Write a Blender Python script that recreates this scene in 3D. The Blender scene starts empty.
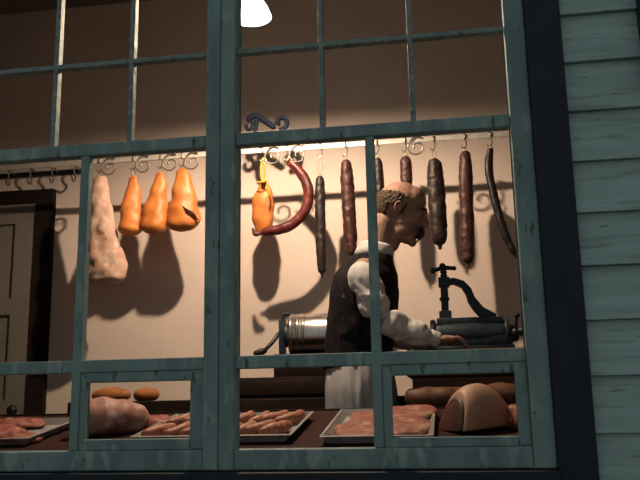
import bpy, bmesh, math, random
from mathutils import Matrix, Vector, noise, Euler
random.seed(7)
SC=bpy.context.scene
COL=SC.collection
try:
    SC.view_settings.view_transform='Standard'
except Exception: pass

# ------------------------------------------------------------ materials
def mat(name,c1,c2=None,scale=20,rough=.6,bump=0.0,metal=0.0,spec=.5,detail=4,c3=None,s3=90,t3=.62,stretch=(1,1,1),lo=.35,hi=.65,emit=None,sss=0,coat=0,w3=.06,c4=None,s4=10,t4=.7):
    m=bpy.data.materials.new(name);m.use_nodes=True
    nt=m.node_tree;N=nt.nodes;L=nt.links
    b=N['Principled BSDF']
    b.inputs['Roughness'].default_value=rough
    b.inputs['Metallic'].default_value=metal
    b.inputs['Specular IOR Level'].default_value=spec
    if coat: b.inputs['Coat Weight'].default_value=coat; b.inputs['Coat Roughness'].default_value=.25
    if sss:
        b.inputs['Subsurface Weight'].default_value=sss; b.inputs['Subsurface Radius'].default_value=(.02,.008,.004); b.inputs['Subsurface Scale'].default_value=.5
    tc=N.new('ShaderNodeTexCoord');mp=N.new('ShaderNodeMapping');mp.inputs['Scale'].default_value=stretch
    L.new(tc.outputs['Object'],mp.inputs[0])
    nz=N.new('ShaderNodeTexNoise');nz.inputs['Scale'].default_value=scale;nz.inputs['Detail'].default_value=detail
    L.new(mp.outputs[0],nz.inputs['Vector'])
    c2=c2 or tuple(x*.8 for x in c1)
    cr=N.new('ShaderNodeValToRGB');cr.color_ramp.elements[0].position=lo;cr.color_ramp.elements[1].position=hi
    cr.color_ramp.elements[0].color=(*c1,1);cr.color_ramp.elements[1].color=(*c2,1)
    L.new(nz.outputs['Fac'],cr.inputs[0]);out=cr.outputs[0]
    def layer(out,c,s,t,w,d):
        n3=N.new('ShaderNodeTexNoise');n3.inputs['Scale'].default_value=s;n3.inputs['Detail'].default_value=d
        L.new(mp.outputs[0],n3.inputs['Vector'])
        r3=N.new('ShaderNodeValToRGB');r3.color_ramp.elements[0].position=t;r3.color_ramp.elements[1].position=t+w
        L.new(n3.outputs['Fac'],r3.inputs[0])
        mx=N.new('ShaderNodeMixRGB');mx.inputs[2].default_value=(*c,1)
        L.new(r3.outputs[0],mx.inputs[0]);L.new(out,mx.inputs[1]);return mx.outputs[0]
    if c3: out=layer(out,c3,s3,t3,w3,3)
    if c4: out=layer(out,c4,s4,t4,.04,5)
    L.new(out,b.inputs['Base Color'])
    if bump:
        bp=N.new('ShaderNodeBump');bp.inputs['Strength'].default_value=bump;bp.inputs['Distance'].default_value=.01
        L.new(nz.outputs['Fac'],bp.inputs['Height']);L.new(bp.outputs[0],b.inputs['Normal'])
    if emit:
        b.inputs['Emission Color'].default_value=(*emit[0],1);b.inputs['Emission Strength'].default_value=emit[1]
    return m
M={}
M['frame']=mat('frame_paint',(.165,.245,.232),(.115,.172,.165),14,.6,.35,spec=.3,c3=(.235,.30,.28),s3=30,t3=.54,stretch=(1,1,.4),w3=.14,c4=(.07,.082,.075),s4=40,t4=.65)
M['muntin']=mat('muntin_paint',(.17,.22,.205),(.11,.14,.13),25,.65,.4,spec=.3,c3=(.23,.25,.225),s3=60,t3=.55,c4=(.06,.058,.048),s4=50,t4=.63)
M['siding']=mat('siding_paint',(.285,.385,.365),(.225,.31,.295),9,.7,.35,c3=(.17,.235,.22),s3=22,t3=.55,stretch=(.35,1,3),w3=.16,c4=(.095,.12,.11),s4=60,t4=.67)
M['navy']=mat('navy_trim',(.010,.015,.024),(.007,.010,.017),20,.6,.1,spec=.3)
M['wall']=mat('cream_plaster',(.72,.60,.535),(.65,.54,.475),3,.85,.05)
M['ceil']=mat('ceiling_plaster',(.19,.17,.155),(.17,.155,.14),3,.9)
M['floor']=mat('floor_boards',(.09,.05,.035),(.06,.035,.025),6,.6,.1,stretch=(1,8,1))
M['ground']=mat('pavement',(.12,.13,.13),(.08,.09,.09),8,.9,.3)
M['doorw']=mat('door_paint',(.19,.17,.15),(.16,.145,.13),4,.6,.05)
M['darkwood']=mat('dark_wood',(.022,.013,.010),(.013,.009,.007),12,.8,.1,stretch=(1,1,6),spec=.1)
M['block']=mat('butcher_block_wood',(.10,.045,.023),(.055,.026,.013),9,.6,.2,stretch=(1,6,6),spec=.2)
M['iron']=mat('wrought_iron',(.04,.04,.042),(.02,.02,.022),40,.45,.2,metal=.6)
M['steelhook']=mat('hook_steel',(.3,.28,.25),(.2,.18,.16),40,.35,0,metal=.8)
M['rail']=mat('rail_steel',(.75,.72,.66),(.6,.57,.52),40,.35,0,metal=.5)
M['blueiron']=mat('blue_cast_iron',(.014,.028,.040),(.009,.018,.026),25,.5,.3,metal=.2,spec=.4)
M['bluescroll']=mat('blue_scroll_paint',(.006,.011,.028),(.004,.008,.019),25,.7,spec=.15)
M['steel']=mat('polished_tin',(.60,.58,.56),(.5,.48,.46),6,.25,.03,metal=1,stretch=(10,1,1))
M['enamelw']=mat('lamp_enamel',(.8,.78,.72),(.75,.72,.68),10,.3,emit=((1,.84,.58),6))
M['bulb']=mat('bulb_glow',(1,.9,.7),(1,.9,.7),10,.5,emit=((1,.75,.525),7700))
M['cord']=mat('cord',(.03,.03,.03),None,10,.6)
M['skin']=mat('skin',(.33,.195,.145),(.26,.145,.105),34,.65,.3,spec=.3,c3=(.22,.105,.08),s3=14,t3=.56,w3=.2)
M['hair']=mat('brown_hair',(.10,.072,.052),(.05,.033,.022),130,.85,.8,spec=.15)
M['stache']=mat('dark_moustache',(.018,.011,.009),(.04,.024,.016),90,.8,.8,spec=.2)
M['eyew']=mat('eye_white',(.35,.3,.26),None,10,.4)
M['iris']=mat('iris',(.03,.02,.015),None,10,.3)
M['shirt']=mat('shirt_cotton',(.54,.51,.50),(.44,.42,.42),16,.9,.4,spec=.2)
M['vest']=mat('vest_wool',(.012,.011,.014),(.009,.008,.011),30,.9,.1,c3=(.030,.017,.019),s3=10,t3=.55,stretch=(12,12,.05),spec=.08)
M['apron']=mat('apron_linen',(.46,.44,.43),(.35,.34,.34),10,.9,.5,spec=.2)
M['trouser']=mat('trouser_wool',(.03,.03,.035),None,20,.9)
M['leather']=mat('shoe_leather',(.02,.015,.012),None,20,.4)
M['twine']=mat('butcher_twine',(.45,.37,.26),(.34,.27,.18),60,.8)
M['yellow']=mat('yellow_cord',(.62,.38,.05),(.5,.28,.03),60,.8,spec=.2)
M['paleleg']=mat('pale_cured_leg',(.58,.38,.29),(.48,.28,.205),20,.6,.45,spec=.35,c3=(.63,.50,.42),s3=34,t3=.52,w3=.18,c4=(.40,.18,.12),s4=22,t4=.62)
M['oham']=mat('smoked_orange_ham',(.62,.215,.05),(.46,.135,.033),14,.45,.35,spec=.4,c3=(.29,.08,.024),s3=16,t3=.55,w3=.16,sss=.12)
M['redsaus']=mat('red_loop_casing',(.13,.02,.016),(.065,.011,.01),30,.4,.3,spec=.45)
M['salred']=mat('salami_dark_red',(.062,.015,.012),(.028,.008,.007),38,.5,.5,spec=.4,c3=(.14,.065,.05),s3=180,t3=.59)
M['saldark']=mat('salami_dark',(.023,.010,.008),(.011,.006,.005),38,.5,.5,spec=.4,c3=(.058,.035,.03),s3=160,t3=.60)
M['salblack']=mat('salami_black',(.009,.005,.005),(.006,.004,.004),34,.45,.4,spec=.4)
M['salgrey']=mat('salami_near_black',(.026,.015,.013),(.013,.008,.007),38,.5,.5,spec=.4,c3=(.055,.04,.034),s3=150,t3=.60)
M['raw']=mat('raw_sausage',(.37,.15,.088),(.27,.095,.055),50,.5,.3,spec=.35,c3=(.44,.25,.17),s3=90,t3=.57)
M['redmeat']=mat('red_meat',(.27,.08,.056),(.17,.042,.032),26,.55,.6,spec=.35,c3=(.36,.20,.15),s3=34,t3=.55,w3=.1)
M['slabmeat']=mat('pink_slab_meat',(.30,.105,.075),(.21,.062,.045),22,.55,.4,spec=.35,c3=(.38,.22,.16),s3=24,t3=.55,w3=.12)
M['meatdark']=mat('dark_cut_meat',(.085,.028,.022),(.045,.016,.013),16,.55,.4,spec=.35,c3=(.14,.06,.045),s3=20,t3=.64,w3=.1)
M['fat']=mat('fat_rind',(.45,.27,.19),(.36,.19,.125),6,.5,.3,spec=.35,c3=(.30,.13,.085),s3=12,t3=.60,w3=.14)
M['roastfat']=mat('roast_pink',(.37,.19,.145),(.27,.11,.085),14,.55,.5,spec=.35,c3=(.46,.32,.26),s3=18,t3=.56,w3=.12)
M['enamel']=mat('white_enamel',(.32,.31,.295),(.25,.24,.23),10,.4)
M['display']=mat('display_board',(.040,.015,.013),(.025,.010,.009),10,.8,.1,spec=.1)
M['crust']=mat('brown_crust',(.42,.17,.05),(.28,.10,.03),16,.5,.3,spec=.3)
M['brownroll']=mat('dark_brown_roll',(.14,.06,.03),(.08,.035,.018),16,.55,.4,spec=.3,c3=(.05,.022,.013),s3=30,t3=.58,w3=.1)

# ------------------------------------------------------------ mesh builder
def catmull(P,n):
    P=[Vector(p) for p in P]
    if len(P)==2: return [P[0].lerp(P[1],t) for t in n]
    Q=[2*P[0]-P[1]]+P+[2*P[-1]-P[-2]]
    seg=len(P)-1;out=[]
    for t in n:
        s=min(t*seg,seg-1e-6);i=int(s);f=s-i
        a,b,c,d=Q[i],Q[i+1],Q[i+2],Q[i+3]
        out.append(.5*((2*b)+(c-a)*f+(2*a-5*b+4*c-d)*f*f+(3*b-a-3*c+d)*f**3))
    return out
def lerpl(L,t):
    s=min(max(t,0)*(len(L)-1),len(L)-1-1e-6);i=int(s);f=s-i
    if len(L)==3: f=f*f*(3-2*f)
    return L[i]*(1-f)+L[i+1]*f
class MB:
    def __init__(s): s.v=[];s.f=[];s.m=[]
    def add(s,v,f,mi=0):
        o=len(s.v);s.v+=[Vector(x) for x in v];s.f+=[[i+o for i in q] for q in f];s.m+=[mi]*len(f);return s
    def box(s,x0,x1,y0,y1,z0,z1,mi=0):
        v=[(x,y,z) for x in(x0,x1) for y in(y0,y1) for z in(z0,z1)]
        return s.add(v,[(0,1,3,2),(4,6,7,5),(0,4,5,1),(2,3,7,6),(0,2,6,4),(1,5,7,3)],mi)
    def tube(s,P,R,seg=14,rings=24,round_=True,flat=1.0,lump=0,lscale=20,mi=0,up=(0,1,0),closed=False,cap=1.0):
        if not isinstance(R,(list,tuple)): R=[R,R]
        if closed: ts=[i/rings for i in range(rings)]
        elif round_: ts=[(1-math.cos(math.pi*i/rings))/2 for i in range(rings+1)]
        else: ts=[i/rings for i in range(rings+1)]
        if closed:
            P=[Vector(p) for p in P];pts=P;ts=[i/len(P) for i in range(len(P))]
        else: pts=catmull(P,ts)
        n=len(pts)
        length=sum((pts[i+1]-pts[i]).length for i in range(n-1))
        v=[];u=Vector(up)
        off=Vector((random.random()*50,random.random()*50,0))
        acc=0
        for i,p in enumerate(pts):
            if closed: T=(pts[(i+1)%n]-pts[i-1]).normalized()
            else: T=(pts[min(i+1,n-1)]-pts[max(i-1,0)]).normalized()
            if i>0: acc+=(pts[i]-pts[i-1]).length
            b=u-T*u.dot(T)
            if b.length<1e-3: b=Vector((1,0,0))-T*T.x
            b.normalize();a=T.cross(b);u=b
            r=lerpl(R,ts[i])
            if round_ and not closed:
                e=min(r*cap,length*.5);d=min(acc,length-acc)
                if d<e: r*=math.sqrt(max(0,1-((e-d)/e)**2))
            r=max(r,1e-4)
            for k in range(seg):
                an=2*math.pi*k/seg
                q=p+(a*math.cos(an)+b*math.sin(an)*flat)*r
                if lump: q+=(q-p).normalized()*noise.noise(q*lscale+off)*lump*min(1,r/.01)
                v.append(q)
        f=[]
        for i in range(n-1 if not closed else n):
            j=(i+1)%n
            for k in range(seg): f.append((i*seg+k,i*seg+(k+1)%seg,j*seg+(k+1)%seg,j*seg+k))
        if not closed:
            f.append(tuple(range(seg-1,-1,-1)));f.append(tuple((n-1)*seg+k for k in range(seg)))
        return s.add(v,f,mi)
    def ell(s,c,r,seg=24,rings=14,rot=None,lump=0,lscale=20,mi=0):
        v=[];f=[];c=Vector(c);off=Vector((random.random()*50,0,0))
        for i in range(rings+1):
            th=math.pi*i/rings
            for k in range(seg):
                ph=2*math.pi*k/seg
                q=Vector((math.sin(th)*math.cos(ph)*r[0],math.sin(th)*math.sin(ph)*r[1],math.cos(th)*r[2]))
                if lump: q*=1+noise.noise(q*lscale+off)*lump
                if rot: q=rot@q
                v.append(c+q)
        for i in range(rings):
            for k in range(seg): f.append((i*seg+k,(i+1)*seg+k,(i+1)*seg+(k+1)%seg,i*seg+(k+1)%seg))
        return s.add(v,f,mi)
    def lathe(s,prof,c,axis='Z',seg=32,mi=0):
        v=[];f=[];c=Vector(c)
        for r,h in prof:
            for k in range(seg):
                a=2*math.pi*k/seg;x,y=r*math.cos(a),r*math.sin(a)
                q={'Z':(x,y,h),'X':(h,x,y),'Y':(x,h,y)}[axis]
                v.append(c+Vector(q))
        for i in range(len(prof)-1):
            for k in range(seg): f.append((i*seg+k,i*seg+(k+1)%seg,(i+1)*seg+(k+1)%seg,(i+1)*seg+k))
        return s.add(v,f,mi)
    def plate(s,P,y0,y1,mi=0):
        n=len(P);v=[(p[0],y0,p[1]) for p in P]+[(p[0],y1,p[1]) for p in P]
        return s.add(v,[tuple(range(n)),tuple(range(2*n-1,n-1,-1))]+[(i,(i+1)%n,n+(i+1)%n,n+i) for i in range(n)],mi)
    def loft(s,L,cy,seg=48,grow=0,mi=0):
        v=[];n=len(L)*4;f=[]
        P=catmull([(l[0],l[1],0) for l in L],[i/n for i in range(n+1)]);Q=catmull([(l[2],l[3],0) for l in L],[i/n for i in range(n+1)])
        for p,q in zip(P,Q):
            for k in range(seg):
                a=2*math.pi*k/seg;v.append((p.y+(q.x+grow)*math.cos(a),cy+(q.y+grow)*math.sin(a),p.x))
        for i in range(n):
            for k in range(seg): f.append((i*seg+k,i*seg+(k+1)%seg,(i+1)*seg+(k+1)%seg,(i+1)*seg+k))
        f.append(tuple(range(seg-1,-1,-1)));f.append(tuple(n*seg+k for k in range(seg)))
        return s.add(v,f,mi)
    def obj(s,name,mats,parent=None,origin=(0,0,0),smooth=True,bevel=0,rot=None,label=None,merge=True):
        o=Vector(origin)
        me=bpy.data.meshes.new(name)
        me.from_pydata([tuple(x-o) for x in s.v],[],s.f)
        if not isinstance(mats,(list,tuple)): mats=[mats]
        for m in mats: me.materials.append(m)
        for i,p in enumerate(me.polygons): p.material_index=min(s.m[i],len(mats)-1)
        bm=bmesh.new();bm.from_mesh(me)
        if merge: bmesh.ops.remove_doubles(bm,verts=bm.verts,dist=2e-4 if smooth else 1e-6)
        bmesh.ops.recalc_face_normals(bm,faces=bm.faces);bm.to_mesh(me);bm.free()
        if smooth: me.polygons.foreach_set('use_smooth',[True]*len(me.polygons))
        ob=bpy.data.objects.new(name,me);COL.objects.link(ob)
        if bevel:
            md=ob.modifiers.new('bevel','BEVEL');md.width=bevel;md.segments=2;md.limit_method='ANGLE'
        if parent: ob.parent=parent
        else: ob.location=o
        if rot: ob.rotation_euler=rot
        if label: ob['label']=label
        return ob
def meta(o,label,cat,group=None,kind=None):
    o['label']=label;o['category']=cat
    if group:o['group']=group
    if kind:o['kind']=kind
    return o
def empty(name,loc):
    e=bpy.data.objects.new(name,None);e.empty_display_size=.05;e.location=loc;COL.objects.link(e);return e
def fuse(mb,name,m,voxel,parent,origin,sm=3,wr=None,fade=None):
    tmp=mb.obj('tmp',m,merge=False)
    r=tmp.modifiers.new('r','REMESH');r.mode='VOXEL';r.voxel_size=voxel
    if sm:
        q=tmp.modifiers.new('s','SMOOTH');q.iterations=sm;q.factor=.5
    dg=bpy.context.evaluated_depsgraph_get();dg.update()
    me=bpy.data.meshes.new_from_object(tmp.evaluated_get(dg))
    bpy.data.objects.remove(tmp)
    if wr:
        amp,sc=wr
        nn=[v.normal.copy() for v in me.vertices]
        for v,n in zip(me.vertices,nn):
            c=v.co
            w=1-2*abs(noise.noise(Vector((c.x*sc*.8+c.z*sc*.5,c.y*sc*.6,c.z*sc*1.3-c.x*sc*.5))))
            w+=.4*(1-2*abs(noise.noise(c*sc*2.1)))
            g=1 if not fade else fade(c)
            v.co=c+n*(w-.75)*amp*g
    me.transform(Matrix.Translation(-Vector(origin)))
    me.materials.clear();me.materials.append(m)
    me.polygons.foreach_set('use_smooth',[True]*len(me.polygons))
    ob=bpy.data.objects.new(name,me);COL.objects.link(ob)
    if parent: ob.parent=parent
    return ob

# ------------------------------------------------------------ room shell
def struct(o,label,cat): return meta(o,label,cat,kind='structure')
struct(MB().box(-3.2,.9,1.75,1.87,0,3).obj('wall_back',M['wall'],smooth=False),'cream plaster wall behind the hanging meats','wall')
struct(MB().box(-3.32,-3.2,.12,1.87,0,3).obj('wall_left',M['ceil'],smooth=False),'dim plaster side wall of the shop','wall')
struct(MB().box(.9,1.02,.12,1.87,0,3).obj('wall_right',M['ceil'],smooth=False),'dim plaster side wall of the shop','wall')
struct(MB().box(-3.32,1.02,.03,1.87,-.1,0).obj('floor',M['floor'],smooth=False),'dark wooden shop floor','floor')
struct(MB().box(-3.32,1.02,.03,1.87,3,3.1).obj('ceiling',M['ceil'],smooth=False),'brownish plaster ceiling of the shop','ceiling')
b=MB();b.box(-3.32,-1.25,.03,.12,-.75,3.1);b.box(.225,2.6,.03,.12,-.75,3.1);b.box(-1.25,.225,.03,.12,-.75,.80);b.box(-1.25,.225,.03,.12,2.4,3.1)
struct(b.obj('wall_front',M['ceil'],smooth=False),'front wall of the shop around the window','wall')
struct(MB().box(-6,5,-6,.03,-.85,-.75).obj('ground',M['ground'],smooth=False),'grey pavement outside the shop','ground')
def boards(x0,x1,z0,z1,mb):
    z=.8785-.1216*14
    while z<z1:
        a=max(z,z0);c=min(z+.1216,z1)
        if c>a+.01:
            fr=lambda q:-.016+.013*(q-z)/.1216
            v=[(x0,fr(a),a),(x0,fr(c),c),(x0,.03,c),(x0,.03,a),(x1,fr(a),a),(x1,fr(c),c),(x1,.03,c),(x1,.03,a)]
            mb.add(v,[(0,3,2,1),(4,5,6,7),(0,1,5,4),(3,7,6,2),(0,4,7,3),(1,2,6,5)])
        z+=.1216
b=MB();boards(.30,2.6,-.75,3.1,b);boards(-3.3,.30,-.75,.70,b);boards(-3.3,-1.3,.7,3.1,b);boards(-1.3,.3,2.45,3.1,b)
struct(b.obj('siding',M['siding'],smooth=False,bevel=.0015),'weathered pale teal painted clapboard siding','siding')
b=MB();b.box(.2235,.306,-.026,.03,.70,2.45);struct(b.obj('trim_1',M['navy'],smooth=False,bevel=.003),'dark navy window casing board','trim')
b=MB();b.box(-1.3,.2235,-.05,.03,.70,.804);struct(b.obj('trim_2',M['navy'],smooth=False,bevel=.003),'dark navy sill board below the window','trim')
b=MB();b.box(-1.3,.2235,-.026,.03,2.36,2.45);struct(b.obj('trim_3',M['navy'],smooth=False,bevel=.003),'dark navy head casing above the window','trim')
b=MB();b.box(.482,.57,-.04,-.005,1.69,2.45);b.box(.482,1.3,-.05,-.005,1.66,1.69);struct(b.obj('trim_4',M['navy'],smooth=False,bevel=.003),'dark navy casing of the neighbouring window','trim')

# ------------------------------------------------------------ windows
TOP=2.36
def window(name,x0,xi0,xi1,x1,mun_up,mun_low,hop,label):
    e=empty(name,((x0+x1)/2,0.02,.806));e['label']=label;e['category']='window';e['kind']='structure'
    O=e.location.copy()
    b=MB();b.box(x0,xi0,-.012,.05,.806,TOP);b.box(xi1,x1,-.012,.05,.806,TOP);b.box(xi0,xi1,-.008,.05,.806,.852);b.box(xi0,xi1,-.008,.05,TOP-.04,TOP)
    b.obj('window_frame',M['frame'],e,O,False,.0035)
    zr=1.602
    b=MB();b.box(xi0,xi1,-.002,.03,zr-.016,zr+.016)
    b.obj('meeting_rail',M['frame'],e,O,False,.003)
    b=MB()
    for x in mun_up: b.box(x-.0065,x+.0065,.002,.026,zr+.016,TOP-.04)
    b.box(xi0,xi1,.0025,.0255,1.838-.0065,1.838+.0065);b.box(xi0,xi1,.0025,.0255,2.08-.0065,2.08+.0065)
    b.obj('upper_muntins',M['muntin'],e,O,False,.002)
    b=MB();b.box(mun_low-.011,mun_low+.011,0,.028,.852,zr-.016);b.box(xi0,xi1,.0005,.03,1.036,1.066)
    b.obj('lower_muntins',M['frame'],e,O,False,.0025)
    a0,a1,c0,c1,zb,zt=hop
    b=MB();b.box(a0,c0,.003,.034,.852,1.036);b.box(c1,a1,.003,.034,.852,1.036);b.box(c0,c1,.003,.034,.852,zb);b.box(c0,c1,.003,.034,zt,1.036)
    b.obj('hopper_sash',M['frame'],e,O,False,.003)
window('window_1',-1.25,-1.2,-.568,-.5315,(-.985,-.775),-.891,(-.88,-.568,-.868,-.6,.878,1.012),'grey-green painted divided sash window with hopper pane')
window('window_2',-.5305,-.494,.175,.2235,(-.275,-.052),-.16,(-.149,.175,-.13,.15,.874,1.012),'grey-green painted divided sash window beside the siding')

# ------------------------------------------------------------ door & hooks on the wall
b=MB();b.box(-1.965,-1.875,1.715,1.75,0,2.02);b.box(-2.9,-1.965,1.715,1.75,1.95,2.02);b.box(-2.98,-2.9,1.715,1.75,0,2.02)
struct(b.obj('trim_5',M['darkwood'],smooth=False,bevel=.004),'dark wooden door casing','trim')
e=empty('door_1',(-2.43,1.74,0));struct(e,'cream painted panelled interior door','door');O=e.location.copy()
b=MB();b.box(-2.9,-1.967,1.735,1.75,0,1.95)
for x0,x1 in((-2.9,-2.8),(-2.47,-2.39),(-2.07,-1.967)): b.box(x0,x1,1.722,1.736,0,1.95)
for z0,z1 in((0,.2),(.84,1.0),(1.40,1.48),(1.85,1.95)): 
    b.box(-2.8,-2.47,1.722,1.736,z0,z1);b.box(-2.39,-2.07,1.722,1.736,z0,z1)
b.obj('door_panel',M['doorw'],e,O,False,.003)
MB().ell((-2.015,1.69,.95),(.025,.02,.025)).tube([(-2.015,1.7,.95),(-2.015,1.724,.95)],.01,round_=False).obj('door_knob',M['iron'],e,O)
e=empty('coat_rack',(-2.05,1.74,2.1));meta(e,'thin dark rail with small metal hooks on the cream wall','coat rack');O=e.location.copy()
MB().box(-2.5,-1.70,1.73,1.75,2.095,2.117).obj('peg_rail',M['iron'],e,O,False,.003)
for i in range(7):
    x=-2.44+i*.115
    MB().tube([(x,1.73,2.106),(x,1.685,2.115),(x,1.67,2.09),(x,1.69,2.055),(x,1.668,2.035),(x,1.648,2.058)],.0045,8,20).obj('hook',M['steelhook'],e,O)
struct(MB().box(-1.875,.9,1.735,1.75,0,.12).obj('baseboard_back',M['darkwood'],smooth=False,bevel=.004),'dark wooden baseboard','baseboard')

# ------------------------------------------------------------ lamp
LX,LY,LZ=-.652,.8,2.352
e=empty('pendant_lamp',(LX,LY,3.0));meta(e,'small white enamel pendant lamp with a glowing bulb','lamp');O=e.location.copy()
b=MB();b.lathe([(.078,0),(.076,.004),(.064,.035),(.045,.065),(.03,.085),(.024,.12),(.001,.125)],(LX,LY,LZ));b.lathe([(.078,0),(.073,.003),(.060,.033),(.041,.063),(.026,.083),(.001,.095)],(LX,LY,LZ))
b.obj('lamp_shade',M['enamelw'],e,O)
MB().ell((LX,LY,LZ+.019),(.018,.018,.018),16,10).obj('light_bulb',M['bulb'],e,O)
MB().tube([(LX,LY,LZ+.036),(LX,LY,LZ+.095)],[.008,.016],12,8,False).obj('socket',M['enamelw'],e,O)
MB().tube([(LX,LY,LZ+.12),(LX,LY,3.0)],.004,8,2,False).obj('cord',M['cord'],e,O)
MB().lathe([(.001,-.03),(.03,-.025),(.05,0)],(LX,LY,3.0)).obj('ceiling_rose',M['enamel'],e,O)

# ------------------------------------------------------------ hanging rail
RY=1.45;RZ=2.052
e=empty('hanging_rail',(-.63,RY,3.0));meta(e,'long steel rail with blue scrollwork carrying the meats','rail');O=e.location.copy()
MB().box(-2.6,.7,RY-.004,RY+.004,RZ-.011,RZ+.011).obj('rail_bar',M['rail'],e,O,False,.002)
def spiral(cx,cz,r0,turns,a0,dirn,y=RY,n=26,tail=None):
    p=[]
    for i in range(n):
        t=i/(n-1);r=r0*(.22+.78*t);a=a0+dirn*turns*2*math.pi*(1-t)
        p.append((cx+r*math.cos(a),y,cz+r*math.sin(a)))
    if tail: p+=tail
    return p
x=-.76
b=MB();b.tube([(x-.07,RY,RZ+.145),(x-.03,RY,RZ+.165),(x+.02,RY,RZ+.13),(x+.06,RY,RZ+.10)],.013,10,20)
b.tube(spiral(x+.085,RZ+.125,.036,1.0,-math.pi*.6,1),.011,10,60)
b.tube(spiral(x-.062,RZ+.118,.026,1.0,math.pi*.6,-1),.008,10,50)
b.tube([(x-.02,RY,RZ+.16),(x-.03,RY,RZ+.09),(x-.01,RY,RZ+.04),(x,RY,RZ+.008)],.010,10,20)
b.obj('scroll_bracket',M['bluescroll'],e,O)
for x in(-2.2,.6):
    MB().tube([(x,RY,RZ+.008),(x,RY,3.0)],.004,8,2,False).obj('hanger_rod',M['iron'],e,O)

def hook(x,style=0,z1=None):
    e=empty('meat_hook',(x,RY,RZ));meta(e,'curly iron scroll hook over the rail' if style else 'plain steel hook over the rail','hook','meat hooks on the rail')
    zz=RZ
    b=MB()
    P=[(x,RY-.010,zz-.012),(x,RY-.010,zz+.008),(x,RY,zz+.0165),(x,RY+.010,zz+.004),(x+.006,RY+.006,zz-.02),(x+.004,RY,zz-.04),(x-.008,RY,zz-.05),(x-.016,RY,zz-.038)]
    b.tube(P,.0032,8,30)
    if style:
        s=style
        b.tube(spiral(x+s*.05,zz-.035,.038,1.1,math.pi if s>0 else 0,s,RY-.012),.0038,8,60)
        b.tube([(x+s*.012,RY-.012,zz-.035),(x+s*.02,RY-.012,zz-.01),(x+s*.045,RY-.012,zz+.012),(x+s*.075,RY-.012,zz+.006)],.0035,8,20)
    b.obj('hook_bend',M['steelhook'],e,(x,RY,RZ))
def hang_string(e,O,x,ztop,x2,z2,m='twine'):
    b=MB();b.tube([(x-.004,RY,RZ-.046),(x-.009,RY,(RZ-.046+z2)/2),(x2,RY,z2)],.0022,6,10,False)
    b.tube([(x-.002,RY+.003,RZ-.046),(x+.008,RY,(RZ-.046+z2)/2),(x2,RY,z2)],.0022,6,10,False)
    b.tube([(x2-.008,RY,z2-.004),(x2,RY,z2+.004),(x2+.008,RY,z2-.004)],.006,8,8)
    b.obj('string',M[m],e,O)
def sausage(P,r,m,label,hx,name='dried_sausage',flat=1.0,taper=.75,hstyle=0):
    P=[(p[0],RY,p[1]) for p in P]
    O=Vector(P[0]);e=empty(name,O);meta(e,label,'sausage','sausages hanging from the rail')
    b=MB();b.tube(P,[r*taper,r,r*1.02,r,r*.98,r*taper],24,110,lump=r*.13,lscale=40)
    b.obj('casing',M[m],e,O)
    d=(Vector(P[-1])-Vector(P[-2])).normalized();q=Vector(P[-1])
    MB().tube([q-d*.006,q+d*.01,q+d*.018],[r*.35,r*.2,r*.4],8,10).obj('knotted_end',M[m],e,O)
    hook(hx,hstyle);hang_string(e,O,hx,RZ,P[0][0],P[0][2]-.002)
    return e
sausage([(-.504,1.92),(-.506,1.8),(-.506,1.65),(-.504,1.49)],.0225,'salgrey','long thin near-black dried sausage hanging beside the red loop',-.500)
sausage([(-.389,1.985),(-.385,1.85),(-.38,1.7),(-.374,1.56)],.029,'salred','thick dark red speckled salami hanging by string',-.389)
sausage([(-.253,1.985),(-.249,1.88),(-.245,1.76)],.021,'saldark','short dark dried sausage hanging above the butcher',-.253)
sausage([(-.133,1.985),(-.133,1.9),(-.132,1.80)],.025,'salred','short dark red salami just above the butcher head',-.133,hstyle=1)
sausage([(-.012,1.965),(-.010,1.83),(-.008,1.7),(-.006,1.588)],.036,'saldark','thick near-black salami hanging in front of the butcher face',-.012)
sausage([(.119,1.99),(.114,1.83),(.109,1.65),(.104,1.505)],.029,'salred','long dark red speckled salami hanging by string',.119)
sausage([(.226,1.995),(.214,1.93),(.216,1.86),(.238,1.72),(.262,1.62),(.295,1.535)],.0175,'salblack','thin black curved dried sausage at the end of the row',.226)
P=[(-.644,2.0),(-.602,1.955),(-.567,1.90),(-.556,1.84),(-.575,1.765),(-.635,1.708),(-.70,1.69),(-.765,1.683)]
sausage(P,.0225,'redsaus','dark red sausage curved into a loop',-.648,name='loop_sausage',taper=.8,hstyle=1)

def ham(P,R,m,label,hx,name,flat=.8,lump=.01,extra=None,yoff=0,ls=14,cap=.6):
    P=[(p[0],RY+yoff,p[1]) for p in P]
    O=Vector(P[0]);e=empty(name,O);meta(e,label,'ham','cured meats hanging from the rail')
    MB().tube(P,R,44,110,flat=flat,lump=lump,lscale=ls,cap=cap).obj('meat',M[m],e,O)
    if extra: extra(e,O)
    hook(hx,1);hang_string(e,O,hx,RZ,P[0][0],P[0][2]-.004)
ham([(-1.513,1.985),(-1.505,1.87),(-1.487,1.72),(-1.468,1.6),(-1.46,1.485)],[.034,.040,.045,.055,.063,.073,.085,.090,.080],'paleleg','long pale pinkish-tan mottled cured leg hanging from a hook',-1.513,'cured_leg',.5,.011,None,0,22,.35)
ham([(-1.352,1.972),(-1.355,1.9),(-1.36,1.79),(-1.362,1.70)],[.016,.023,.033,.043,.051,.056,.057],'oham','small orange smoked ham with a narrow top',-1.352,'smoked_ham',.75,.009,ls=20)
ham([(-1.226,1.985),(-1.228,1.92),(-1.247,1.8),(-1.253,1.70)],[.015,.023,.035,.046,.055,.061,.063],'oham','orange smoked ham with a tapered neck between two others',-1.226,'smoked_ham',.75,.010,ls=20)
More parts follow.
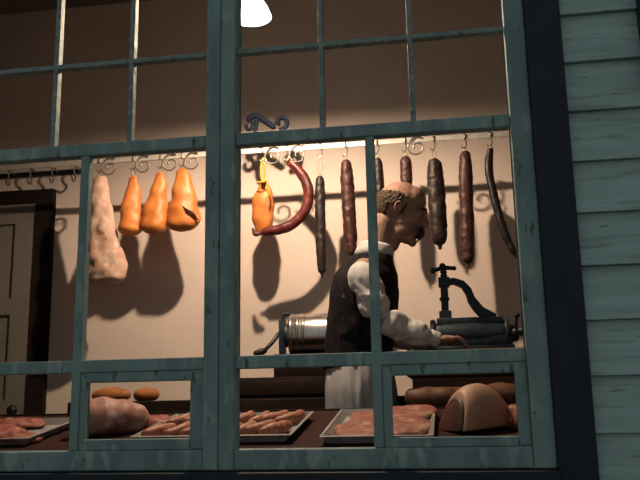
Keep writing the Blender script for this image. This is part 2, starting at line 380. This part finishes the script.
def fold(e,O):
    MB().tube([(-1.12,RY-.040,1.82),(-1.085,RY-.050,1.79),(-1.06,RY-.045,1.775),(-1.04,RY-.03,1.745)],[.003,.005,.007,.003],10,18,lump=.004).obj('dark_flap',M['meatdark'],e,O)
ham([(-1.125,1.995),(-1.122,1.93),(-1.118,1.81),(-1.113,1.705)],[.018,.027,.042,.056,.068,.075,.072],'oham','wide orange smoked ham with a dark fold',-1.125,'smoked_ham',.65,.010,fold,ls=18)
def ylw(e,O):
    b=MB();b.tube([(-.758,RY,2.02),(-.765,RY-.004,1.95),(-.757,RY-.01,1.90)],.0045,8,14)
    b.tube([(-.752,RY,2.0),(-.748,RY-.004,1.95),(-.753,RY-.01,1.90)],.004,8,14)
    b.tube([(-.783,RY-.016,1.905),(-.76,RY-.030,1.90),(-.735,RY-.016,1.908)],.0035,8,10)
    b.tube([(-.735,RY-.022,1.90),(-.722,RY-.03,1.86),(-.726,RY-.04,1.83)],.003,8,10)
    b.obj('yellow_cord',M['yellow'],e,O)
    MB().tube([(-.80,RY-.02,1.70),(-.785,RY-.03,1.672),(-.76,RY-.03,1.668)],[.006,.012,.006],10,12,lump=.003).obj('dark_tip',M['meatdark'],e,O)
ham([(-.757,1.925),(-.762,1.88),(-.768,1.79),(-.772,1.68)],[.012,.022,.040,.050,.044,.03],'oham','small orange smoked ham tied with bright yellow cord',-.757,'tied_ham',.8,.011,ylw,.045,18,1)

# ------------------------------------------------------------ back counter
e=empty('back_counter',(-.4,1.53,0));meta(e,'long dark wooden counter along the cream wall','counter');O=e.location.copy()
MB().box(-1.56,.88,1.32,1.733,.925,.978).obj('counter_top',M['darkwood'],e,O,False,.006)
b=MB();b.box(-1.52,.86,1.36,1.73,.02,.924)
for i in range(5): b.box(-1.48+i*.47,-1.06+i*.47,1.348,1.36,.12,.85)
b.obj('counter_body',M['darkwood'],e,O,False,.005)
for i,(x,l,r) in enumerate(((-1.40,.085,.03),(-1.245,.055,.028))):
    O=Vector((x,1.40,.978))
    o=MB().tube([(x-l,1.40,.978+r*.85),(x,1.385,.978+r*.95),(x+l,1.40,.978+r*.85)],[r*.7,r,r*.8],20,30,flat=1.1,lump=.006).obj('smoked_sausage_loaf',M['crust'],None,O)
    meta(o,('long' if i==0 else 'short')+' orange-brown loaf of smoked meat on the dark counter','meat','loaves on the back counter')
e=empty('sausage_stuffer',(-.54,1.45,.978));meta(e,'shiny tin cylinder sausage stuffer with dark hand crank','machine');O=e.location.copy()
CZ=1.236
b=MB();b.lathe([(.001,-.640),(.084,-.640),(.086,-.635),(.086,-.40),(.084,-.395),(.001,-.395)],(0,1.45,CZ),'X',40)
for x in(-.628,-.60,-.575,-.41): b.lathe([(.086,x-.006),(.090,x-.004),(.090,x+.004),(.086,x+.006)],(0,1.45,CZ),'X',40)
b.obj('cylinder',M['steel'],e,O)
b=MB();b.lathe([(.001,-.665),(.045,-.665),(.050,-.66),(.050,-.640),(.001,-.640)],(0,1.45,CZ),'X',30)
b.box(-.688,-.664,1.43,1.47,1.16,1.30);b.tube([(-.68,1.45,1.29),(-.665,1.45,1.325),(-.645,1.45,1.32)],.008,10,14)
b.obj('gear_housing',M['blueiron'],e,O,bevel=.003)
b=MB();b.tube([(-.69,1.45,1.25),(-.71,1.42,1.21),(-.74,1.40,1.175)],.009,10,14);b.tube([(-.735,1.42,1.175),(-.79,1.40,1.160)],[.008,.015,.014,.009],12,14);b.obj('crank_handle',M['iron'],e,O)
b=MB();b.box(-.86,-.36,1.36,1.54,.978,1.062);b.box(-.84,-.38,1.352,1.362,.99,1.05);b.box(-.70,-.38,1.38,1.52,1.062,1.155)
b.obj('stand',M['darkwood'],e,O,bevel=.003)

# ------------------------------------------------------------ butcher block
e=empty('butcher_block',(.15,1.07,0));meta(e,'thick brown wooden butcher block table','table');O=e.location.copy()
b=MB();b.box(-.14,.56,.90,1.26,1.035,1.125);b.box(-.12,.54,.91,1.25,.93,1.034)
b.obj('block_top',M['block'],e,O,False,.01)
MB().box(-.15,.56,.792,.91,.895,.929).obj('front_ledge',M['block'],e,O,False,.004)
for x in(-.08,.5):
    for y in(.95,1.2): MB().box(x-.04,x+.04,y-.04,y+.04,0,.93).obj('leg',M['block'],e,O,False,.006)
for i,(x,l,r) in enumerate(((-.045,.10,.036),(.16,.095,.039),(.36,.095,.036))):
    O=Vector((x,.852,.929))
    o=MB().tube([(x-l,.850,.929+r*.95),(x,.848,.929+r*1.0),(x+l,.852,.929+r*.95)],[r*.92,r,r*.95],22,44,flat=1.0,lump=.006,cap=.7).obj('brown_meat_roll',M['brownroll'],None,O)
    meta(o,'long low dark brown meat roll on the wooden ledge','meat','brown rolls on the ledge')
e=empty('meat_press',(.1,1.13,1.125));meta(e,'dark blue-black cast-iron meat press with screw on the butcher block','machine');O=e.location.copy()
y=1.13
b=MB();b.tube([(-.035,y,1.19),(.21,y,1.19)],[.046,.051,.051,.046],24,16,round_=False,flat=1.1);b.box(-.065,.24,y-.068,y+.068,1.125,1.145);b.box(-.058,.235,y-.052,y+.052,1.143,1.18)
b.lathe([(.001,.21),(.056,.21),(.059,.214),(.059,.224),(.033,.232),(.026,.26),(.001,.26)],(0,y,1.19),'X',28)
b.lathe([(.001,-.055),(.055,-.055),(.059,-.050),(.059,-.040),(.053,-.035)],(0,y,1.19),'X',28)
b.box(-.03,.205,y-.036,y+.036,1.222,1.250)
b.obj('trough',M['blueiron'],e,O,bevel=.003)
b=MB();b.tube([(.25,y-.01,1.195),(.33,y-.02,1.195)],[.015,.018,.014],12,12);b.obj('spout',M['blueiron'],e,O)
b=MB()
b.plate([(-.011,1.245),(-.011,1.395),(.04,1.400),(.075,1.388),(.100,1.36),(.112,1.325),(.14,1.288),(.185,1.262),(.185,1.245),(.125,1.252),(.103,1.278),(.086,1.308),(.080,1.335),(.065,1.362),(.038,1.376),(.016,1.374),(.016,1.245)],y-.015,y+.015)
b.box(-.018,.023,y-.024,y+.024,1.368,1.404);b.box(-.020,.025,y-.028,y+.028,1.245,1.278);b.box(-.016,.020,y-.020,y+.020,1.318,1.328)
b.obj('upright_frame',M['blueiron'],e,O,False,bevel=.003)
b=MB();b.tube([(.003,y,1.40),(.003,y,1.445)],.011,12,10,False)
for i in range(3): b.lathe([(.011,i*.012),(.015,i*.012+.004),(.011,i*.012+.008)],(.003,y,1.408),'Z',14)
b.obj('screw',M['blueiron'],e,O)
b=MB();b.tube([(-.035,y,1.432),(.005,y,1.440),(.040,y,1.438)],[.007,.009,.007],10,16);b.ell((-.036,y,1.431),(.010,.010,.012));b.ell((.0,y,1.448),(.012,.012,.011));b.ell((.042,y,1.437),(.009,.009,.009))
b.obj('turning_handle',M['blueiron'],e,O)
b=MB();b.tube([(.245,y-.055,1.19),(.25,y-.065,1.23),(.252,y-.07,1.245)],.006,10,12);b.ell((.245,y-.055,1.19),(.014,.014,.014));b.tube([(.252,y-.065,1.245),(.252,y-.105,1.247)],[.008,.011,.008],10,10);b.obj('side_crank',M['blueiron'],e,O)

# ------------------------------------------------------------ person
PY=1.06
PO=Vector((-.31,PY,0))
e=empty('person',PO);meta(e,'balding person in white shirt, dark vest and apron at a press','person')
TILT=.34;HC=Vector((-.138,PY,1.650))
Rh=Matrix.Rotation(TILT,3,'Y')
def H(x,y,z): return HC+Rh@Vector((x,y,z))
b=MB()
b.ell(H(-.014,0,.026),(.088,.070,.082),rot=Rh)
b.ell(H(.022,0,.042),(.056,.059,.062),rot=Rh)
b.ell(H(.020,0,-.020),(.060,.055,.070),rot=Rh)
b.ell(H(.028,0,-.058),(.052,.045,.052),rot=Rh)
b.ell(H(.046,0,-.090),(.036,.031,.026),rot=Rh)
b.ell(H(.071,0,-.104),(.016,.019,.016),rot=Rh)
b.ell(H(.076,0,.018),(.011,.037,.008),rot=Rh)
for s in(-1,1):
    b.ell(H(.052,s*.034,-.028),(.024,.016,.016),rot=Rh)
    b.ell(H(-.006,s*.068,-.008),(.011,.0045,.019),rot=Rh)
    b.tube([H(.003,s*.070,.006),H(-.009,s*.0755,.016),H(-.020,s*.077,.008),H(-.019,s*.0755,-.009),H(-.007,s*.070,-.026)],[.003,.0036,.0038,.0036,.0038],8,24)
    b.ell(H(.090,s*.010,-.031),(.009,.0065,.0065),rot=Rh)
    b.ell(H(.0705,s*.029,.005),(.010,.016,.0055),rot=Rh)
    b.ell(H(.068,s*.029,-.013),(.009,.015,.0055),rot=Rh)
b.tube([H(.074,0,.016),H(.085,0,.001),H(.100,0,-.016),H(.105,0,-.028)],[.007,.0075,.0085,.009],12,20)
b.tube([H(.070,0,.006),H(.080,0,-.030)],[.012,.014],12,10)
b.ell(H(.093,0,-.031),(.014,.008,.007),rot=Rh)
b.ell(H(.074,0,-.048),(.012,.020,.014),rot=Rh)
b.ell(H(.080,0,-.065),(.009,.019,.005),rot=Rh);b.ell(H(.077,0,-.077),(.010,.016,.0055),rot=Rh)
b.tube([H(-.03,0,-.02),H(-.048,0,-.07),(-.228,PY,1.52),(-.255,PY,1.44)],[.048,.045,.048,.068],20,24)
b.tube([H(.012,-.0,-.07),(-.195,PY,1.50)],[.022,.03],16,12)
b.ell((-.275,PY,1.33),(.098,.15,.15));b.ell((-.30,PY,1.13),(.095,.14,.16));b.ell((-.32,PY,.94),(.11,.16,.13))
b.tube([(-.275,PY-.15,1.415),(-.275,PY+.15,1.415)],.046,16,12)
ARMS=[((-.278,PY-.155,1.408),(-.218,PY-.185,1.232),(-.035,PY-.140,1.160),-1),((-.275,PY+.155,1.408),(-.24,PY+.19,1.22),(-.04,PY+.17,1.175),1)]
def hand(b,W,d,side,curl):
    d=Vector(d).normalized();sd=Vector((0,1,0));up=d.cross(sd)*-1
    if up.z<0: up=-up
    W=Vector(W)
    rm=Matrix((d,sd,up)).transposed()
    b.ell(W+d*.038,(.044,.034,.016),rot=rm);b.ell(W+d*.008,(.028,.024,.02),rot=rm)
    for k,(o,l) in enumerate(((-.027,.046),(-.0092,.056),(.0092,.060),(.027,.053))):
        o=o*-side
        p0=W+d*.050+sd*o*.85;p1=W+d*.076+sd*o*1.05+up*.004
        p2=p1+d*l*.5*math.cos(curl)-up*l*.5*math.sin(curl)
        p3=p2+d*l*.45*math.cos(curl*1.8)-up*l*.45*math.sin(curl*1.8)
        b.tube([p0,p1,p2,p3],[.0084,.0082,.0076,.0066],10,24)
    t0=W+d*.015+sd*(.026*side)
    b.tube([t0,t0+d*.028+sd*side*.016-up*.008,t0+d*.050+sd*side*.012-up*.016],[.012,.010,.008],10,18)
for S,E,W,s in ARMS:
    b.tube([S,E],[.044,.035],14,14);b.tube([E,W],[.035,.024],14,14)
    hand(b,W,(1,.25 if s<0 else -.1,-.02),-s,.60)
for s in(-1,1):
    b.tube([(-.32,PY+s*.09,.92),(-.30,PY+s*.10,.5)],[.085,.055],16,14);b.tube([(-.30,PY+s*.10,.5),(-.32,PY+s*.10,.08)],[.055,.038],16,14)
    b.ell((-.28,PY+s*.10,.05),(.1,.04,.04))
fuse(b,'body',M['skin'],.0034,e,PO,2)
for s in(-1,1):
    MB().ell(H(.0675,s*.029,-.004),(.0085,.0110,.0075),16,10).obj('eye',[M['eyew']],e,PO)
    MB().ell(H(.0747,s*.029,-.006),(.0025,.0045,.0040),12,8).obj('iris',M['iris'],e,PO)
b=MB()
for i in range(1000):
    a=math.radians(random.uniform(84,276));t=abs(a-math.pi)/(math.pi/2)
    z=random.uniform(-.054+.02*t,.048-.010*(1-t))+random.gauss(0,.002)
    zz=(z-.026)/.082;rr=math.sqrt(max(.05,1-zz*zz))
    q=Vector((-.014+.0880*math.cos(a)*rr,.0705*math.sin(a)*rr,z))
    if t>.70 and z<.006: continue
    n=Vector((math.cos(a),math.sin(a)*1.2,.2)).normalized()
    tg=Vector((-.45*abs(math.sin(a)),.25*math.copysign(1,math.sin(a))*math.cos(a),-.9)).normalized()
    l=.009;k=.0015+.004*abs(noise.noise(q*60))*2
    b.tube([H(*(q-tg*l)),H(*(q+n*k)),H(*(q+tg*l+n*.001))],[.0026,.0036,.0020],6,6)
for s in(-1,1):
    for k in range(40):
        x=random.uniform(.002,.018);z=random.uniform(-.020,.042)
        b.tube([H(x-.002,s*.0622,z+.008),H(x-.004,s*.0640,z-.008)],[.003,.0036,.002],6,6)
fuse(b,'hair',M['hair'],.0026,e,PO,1)
b=MB()
for s in(-1,1): 
    for k in range(64):
        t=random.random();y0=s*(.001+.033*t)
        b.tube([H(.094-.012*t,y0,-.040-.005*t),H(.102-.014*t,y0+s*.005,-.060-.006*t),H(.094-.016*t,y0+s*.010,-.082-.017*t)],[.003,.0052,.0025],6,8)
fuse(b,'moustache',M['stache'],.0026,e,PO,0)
for s in(-1,1): MB().tube([H(.085,s*.010,.019),H(.084,s*.028,.024),H(.070,s*.044,.016)],[.003,.005,.003],8,16,lump=.003,lscale=90).obj('eyebrow',M['stache'],e,PO)
TL=[(1.04,-.315,.108,.150),(1.16,-.308,.106,.147),(1.30,-.288,.112,.155),(1.39,-.280,.106,.148),(1.44,-.272,.086,.112),(1.48,-.256,.062,.072)]
b=MB();b.loft(TL,PY)
for S,E,W,s in ARMS:
    S=Vector(S);E=Vector(E);W=Vector(W)
    b.tube([S+Vector((0,-s*.03,.000)),S+Vector((0,s*.004,-.022)),S.lerp(E,.5)+Vector((-.002,s*.002,0)),E+Vector((-.002,0,.000))],[.048,.055,.055,.053,.050],20,40)
    b.tube([E,E.lerp(W,.55)+Vector((0,0,-.002)),W.lerp(E,.02)],[.050,.048,.041,.030],18,40)
def fd(c):
    return max(0,min(1,(1.40-c.z)/.08))
fuse(b,'shirt',M['shirt'],.0042,e,PO,2,wr=(.012,13),fade=fd)
for S,E,W,s in ARMS:
    W=Vector(W);E=Vector(E);d=(W-E).normalized();MB().tube([W-d*.024,W+d*.012],[.029,.028],18,4,False).obj('cuff',M['shirt'],e,PO)
b=MB();ring=[]
for z,r,cx in((1.478,.068,-.252),(1.500,.066,-.244),(1.522,.060,-.236),(1.530,.054,-.234)): ring.append((r,z,cx))
v=[(cx+r*math.cos(2*math.pi*k/36)+.004*math.cos(2*math.pi*k/36),PY+r*.98*math.sin(2*math.pi*k/36),z-.012*math.cos(2*math.pi*k/36)) for r,z,cx in ring for k in range(36)]
f=[(i*36+k,i*36+(k+1)%36,(i+1)*36+(k+1)%36,(i+1)*36+k) for i in range(3) for k in range(36)]
b.add(v,f);o=b.obj('collar',M['shirt'],e,PO);md=o.modifiers.new('t','SOLIDIFY');md.thickness=.003
b=MB();b.loft([(1.075,-.320,.122,.160),(1.16,-.313,.118,.156),(1.30,-.293,.124,.163),(1.39,-.284,.119,.150),(1.44,-.276,.099,.120),(1.482,-.259,.075,.084)],PY,grow=.004)
fuse(b,'vest',M['vest'],.0045,e,PO,2,wr=(.003,12))
b=MB();v=[];f=[];na,nz=88,26
for j in range(nz+1):
    t=j/nz;z=1.13-.62*t
    for i in range(na+1):
        a=math.radians(-165+330*i/na)
        fo=1-2*abs(noise.noise(Vector((a*3.6,t*1.5,3))))
        w=.88+.13*min(1,t*5)**.6+.12*fo*min(1,t*4+.15)+.03*t
        v.append((-.312+.118*math.cos(a)*w,PY+.162*math.sin(a)*w,z+.006*noise.noise(Vector((a*3,t*5,0)))))
for j in range(nz):
    for i in range(na): k=j*(na+1)+i;f.append((k,k+1,k+na+2,k+na+1))
b.add(v,f)
o=b.obj('apron',M['apron'],e,PO);md=o.modifiers.new('t','SOLIDIFY');md.thickness=.004
b=MB();b.ell((-.32,PY,.96),(.106,.154,.13))
for s in(-1,1): b.tube([(-.32,PY+s*.09,.9),(-.30,PY+s*.10,.5),(-.32,PY+s*.10,.07)],[.096,.075,.06],16,20,round_=False)
fuse(b,'trousers',M['trouser'],.01,e,PO,2)
for s in(-1,1): MB().tube([(-.37,PY+s*.1,.045),(-.28,PY+s*.1,.045),(-.18,PY+s*.11,.04)],[.045,.046,.038],16,20).obj('shoe',M['leather'],e,PO)

# ------------------------------------------------------------ display shelf
TH=math.atan(.15)
def zs(y): return .836+(y-.13)*.15
def place(o,x,y,h=0,rz=0):
    o.location=(x,y-h*math.sin(TH),zs(y)+h*math.cos(TH));o.rotation_euler=(Matrix.Rotation(TH,3,'X')@Matrix.Rotation(rz,3,'Z')).to_euler()
e=empty('display_counter',(-.5,.44,0));meta(e,'dark red sloping display counter inside the window','counter');O=e.location.copy()
b=MB();v=[(x,y,z) for x in(-1.9,.7) for (y,z) in((.13,0),(.13,zs(.13)),(.76,zs(.76)),(.76,0))]
b.add(v,[(0,1,2,3),(7,6,5,4),(0,4,5,1),(1,5,6,2),(2,6,7,3),(3,7,4,0)]);b.obj('sloping_shelf',M['display'],e,O,False,.003)
MB().box(-1.9,.7,.762,.785,0,zs(.76)+.006).obj('back_edge',M['darkwood'],e,O,False,.003)
def tray(x,y,w,d,label,rz=0):
    b=MB();h=.020;fl=.012
    v=[(-w/2,-d/2,0),(w/2,-d/2,0),(w/2,d/2,0),(-w/2,d/2,0)];u=[(-w/2-fl,-d/2-fl,h),(w/2+fl,-d/2-fl,h),(w/2+fl,d/2+fl,h),(-w/2-fl,d/2+fl,h)]
    g=.006;u2=[(q[0]+(g if q[0]>0 else -g),q[1]+(g if q[1]>0 else -g),h-.001) for q in u]
    b.add(v+u+u2,[(0,1,2,3)]+[(i,(i+1)%4,4+(i+1)%4,4+i) for i in range(4)]+[(4+i,4+(i+1)%4,8+(i+1)%4,8+i) for i in range(4)])
    o=b.obj('meat_tray',M['enamel'],smooth=False);md=o.modifiers.new('t','SOLIDIFY');md.thickness=.002;md.offset=1
    place(o,x,y,.0025,rz);meta(o,label,'tray');return o
tray(-.625,.42,.40,.34,'white enamel tray holding raw sausage links')
tray(-.185,.42,.25,.40,'white enamel tray holding pink meat slabs')
tray(-1.30,.40,.30,.30,'white enamel tray holding red chops')
for row in range(2):
    for i in range(8):
        x=-.785+i*.046;y=.335+row*.165
        b=MB();c=random.uniform(.002,.018);r_=random.uniform(.0155,.0185)
        b.tube([(-.01,-.068,0),(c,0,.003),(-.006,.066,0)],[r_*.8,r_,r_*.85],14,26,lump=.005)
        b.tube([(-.006,.064,0),(-.004,.076,.002)],.003,6,6)
        o=b.obj('sausage_link',M['raw']);place(o,x+random.uniform(-.006,.006),y+random.uniform(-.012,.012),.0215,random.uniform(-.32,.0)-.15)
        meta(o,'plump raw pink-orange sausage link in the white tray','sausage','raw sausage links in the tray')
def slab(w,d,t,bend,seed):
    b=MB();rg=10;v=[];f=[];ns=40
    for j in (0,1):
        for r in range(rg+1):
            for k in range(ns):
                a=2*math.pi*k/ns;rr=(r/rg)*(1+.16*math.sin(2*a+seed)+.09*math.sin(3*a+seed*2)+.06*math.sin(7*a+seed))
                x=w/2*rr*math.cos(a);y=d/2*rr*math.sin(a);edge=1-(r/rg)**4*.7
                v.append((x,y,(t*edge if j else 0)+bend*(x/w)**2+(.006*noise.noise(Vector((x*35+seed,y*35,j)))+.003*noise.noise(Vector((x*90+seed,y*90,j))) if j else 0)))
    for j in(0,1):
        for r in range(rg):
            for k in range(ns):
                a=j*(rg+1)*ns+r*ns+k;c=j*(rg+1)*ns+r*ns+(k+1)%ns;f.append((a,c,c+ns,a+ns))
    for k in range(ns): a=rg*ns+k;c=rg*ns+(k+1)%ns;f.append((a,c,c+(rg+1)*ns,a+(rg+1)*ns))
    b.add(v,f);return b
def flatslab(w,d,t,seed):
    b=MB();nx,ny=40,30;v=[];f=[]
    for j in (0,1):
        for iy in range(ny+1):
            for ix in range(nx+1):
                u=ix/nx*2-1;q=iy/ny*2-1
                x=w/2*u*(1-.12*q*q+.08*math.sin(q*3+seed));y=d/2*q*(1-.12*u*u+.08*math.sin(u*4+seed))
                ed=(1-abs(u)**8)*(1-abs(q)**8)
                z=(t*(.3+.7*ed)+(.006*noise.noise(Vector((x*18,y*18,seed)))+.002*noise.noise(Vector((x*60,y*60,seed))))*ed) if j else 0
                v.append((x,y,z))
    A=(nx+1)*(ny+1)
    for j in(0,1):
        for iy in range(ny):
            for ix in range(nx): a=j*A+iy*(nx+1)+ix;f.append((a,a+1,a+nx+2,a+nx+1))
    for ix in range(nx):
        for iy in(0,ny): a=iy*(nx+1)+ix;f.append((a,a+1,a+1+A,a+A))
    for iy in range(ny):
        for ix in(0,nx): a=iy*(nx+1)+ix;f.append((a,a+nx+1,a+nx+1+A,a+A))
    b.add(v,f);return b
for i,(x,y,r,h) in enumerate(((-.235,.35,.12,.004),(-.125,.38,-.10,.010),(-.215,.49,.05,.012),(-.12,.54,-.2,.018))):
    o=flatslab(.15,.19,.015,i*2.1).obj('pork_slab',M['slabmeat']);place(o,x,y,h,r);o.rotation_euler[0]+=.05
    meta(o,'broad flat pinkish-red slab of meat in a white tray','meat','meat slabs in the tray')
for i in range(7):
    o=slab(.12,.13,.018,-.02,i*2.3+5).obj('meat_chop',M['redmeat']);y=.29+(i%3)*.1;x=-1.39+(i//3)*.095
    place(o,x,y,.012+.006*(i%2),.4*i);o.rotation_euler[0]+=.12
    meta(o,'red chop with a pale fat edge lying in a tray','meat','red chops in the tray')
o=slab(.11,.12,.03,0,3).obj('meat_piece',M['redmeat']);place(o,-.865,.5,.004);meta(o,'small pink piece of meat beside the rolled roast','meat')
o=slab(.09,.12,.055,0,9).obj('meat_piece',M['redmeat']);place(o,.185,.42,.004);meta(o,'small red piece of meat beside the cut ham','meat')
O=Vector((-.97,.42,zs(.42)+.002));e=empty('meat_joint',O);meta(e,'pink-brown rolled meat joint with a dark cut end','meat')
zc=O.z+.043
b=MB();b.tube([(-1.052,.352,zc-.006),(-1.0,.39,zc),(-.94,.43,zc),(-.878,.472,zc-.010)],[.043,.052,.051,.056,.052,.054,.047,.042,.026],36,100,flat=1.1,lump=.010,lscale=20);b.obj('joint_meat',M['roastfat'],e,O)
b=MB();b.ell((-1.054,.345,zc-.010),(.016,.032,.032),rot=Matrix.Rotation(.62,3,'Z'),lump=.2);b.obj('cut_face',M['meatdark'],e,O)
O=Vector((.075,.42,zs(.42)+.002));e=empty('cut_ham',O);meta(e,'arched ham with tan rind curving over a dark cut face','ham')
ax=Vector((.84,.54,0)).normalized();sd=Vector((-.54,.84,0)).normalized()
C0=Vector((.000,.365,zs(.365)+.002))
def hamring(t,s,hs,ns=40,amp=.006):
    e1=1-max(0,(t-.45)/.55)**2.0*.66;e0=1-max(0,(.22-t)/.22)**2*.12
    hgt=.118*e0*e1*hs;wd=.070*e0*(1-max(0,(t-.55)/.45)**2*.5)*s
    lean=.034*(1-min(1,max(0,t)/.5))
    out=[]
    for k in range(ns+1):
        a=math.pi*k/ns;ca,sa=math.cos(a),math.sin(a)
        z=hgt*max(sa,0)**.75
        p=C0+ax*(t*.185+lean*(z/.12))-sd*ca*wd+Vector((0,0,z+t*.185*ax.y*.15))
        p+=(-sd*ca+Vector((0,0,sa)))*noise.noise(p*16)*amp
        out.append(p)
    return out
def shell(s,hs,t0,t1,n=24,amp=.006):
    v=[];ns=40
    for i in range(n+1): v+=hamring(t0+(t1-t0)*i/n,s,hs,ns,amp)
    f=[]
    for i in range(n):
        for k in range(ns): f.append((i*(ns+1)+k,i*(ns+1)+k+1,(i+1)*(ns+1)+k+1,(i+1)*(ns+1)+k))
        f.append((i*(ns+1),(i+1)*(ns+1),(i+1)*(ns+1)+ns,i*(ns+1)+ns))
    f.append(tuple(range(ns,-1,-1)));f.append(tuple(n*(ns+1)+k for k in range(ns+1)))
    return v,f
v,f=shell(1,1,0,1);MB().add(v,f).obj('rind',M['fat'],e,O,bevel=.006)
v,f=shell(.90,.88,-.04,.06,4,.002);MB().add(v,f).obj('cut_face',M['meatdark'],e,O,bevel=.004)

# ------------------------------------------------------------ world & camera
w=bpy.data.worlds.new('dusk');SC.world=w;w.use_nodes=True;N=w.node_tree.nodes;L=w.node_tree.links
bg=N['Background'];tc=N.new('ShaderNodeTexCoord');sp=N.new('ShaderNodeSeparateXYZ');r=N.new('ShaderNodeValToRGB')
L.new(tc.outputs['Generated'],sp.inputs[0]);L.new(sp.outputs['Z'],r.inputs[0])
r.color_ramp.elements[0].color=(.66,.72,.70,1);r.color_ramp.elements[1].color=(.72,.82,.86,1)
L.new(r.outputs[0],bg.inputs[0]);bg.inputs[1].default_value=.40
cam=bpy.data.cameras.new('camera');co=bpy.data.objects.new('camera',cam);COL.objects.link(co)
cam.lens=45;cam.sensor_width=36;cam.clip_start=.05
co.location=(0,-1.85,.95)
co.rotation_euler=(Matrix.Rotation(.15318,3,'Z')@Matrix.Rotation(math.pi/2+.20281,3,'X')@Matrix.Rotation(-.0189,3,'Z')).to_euler()
SC.camera=co
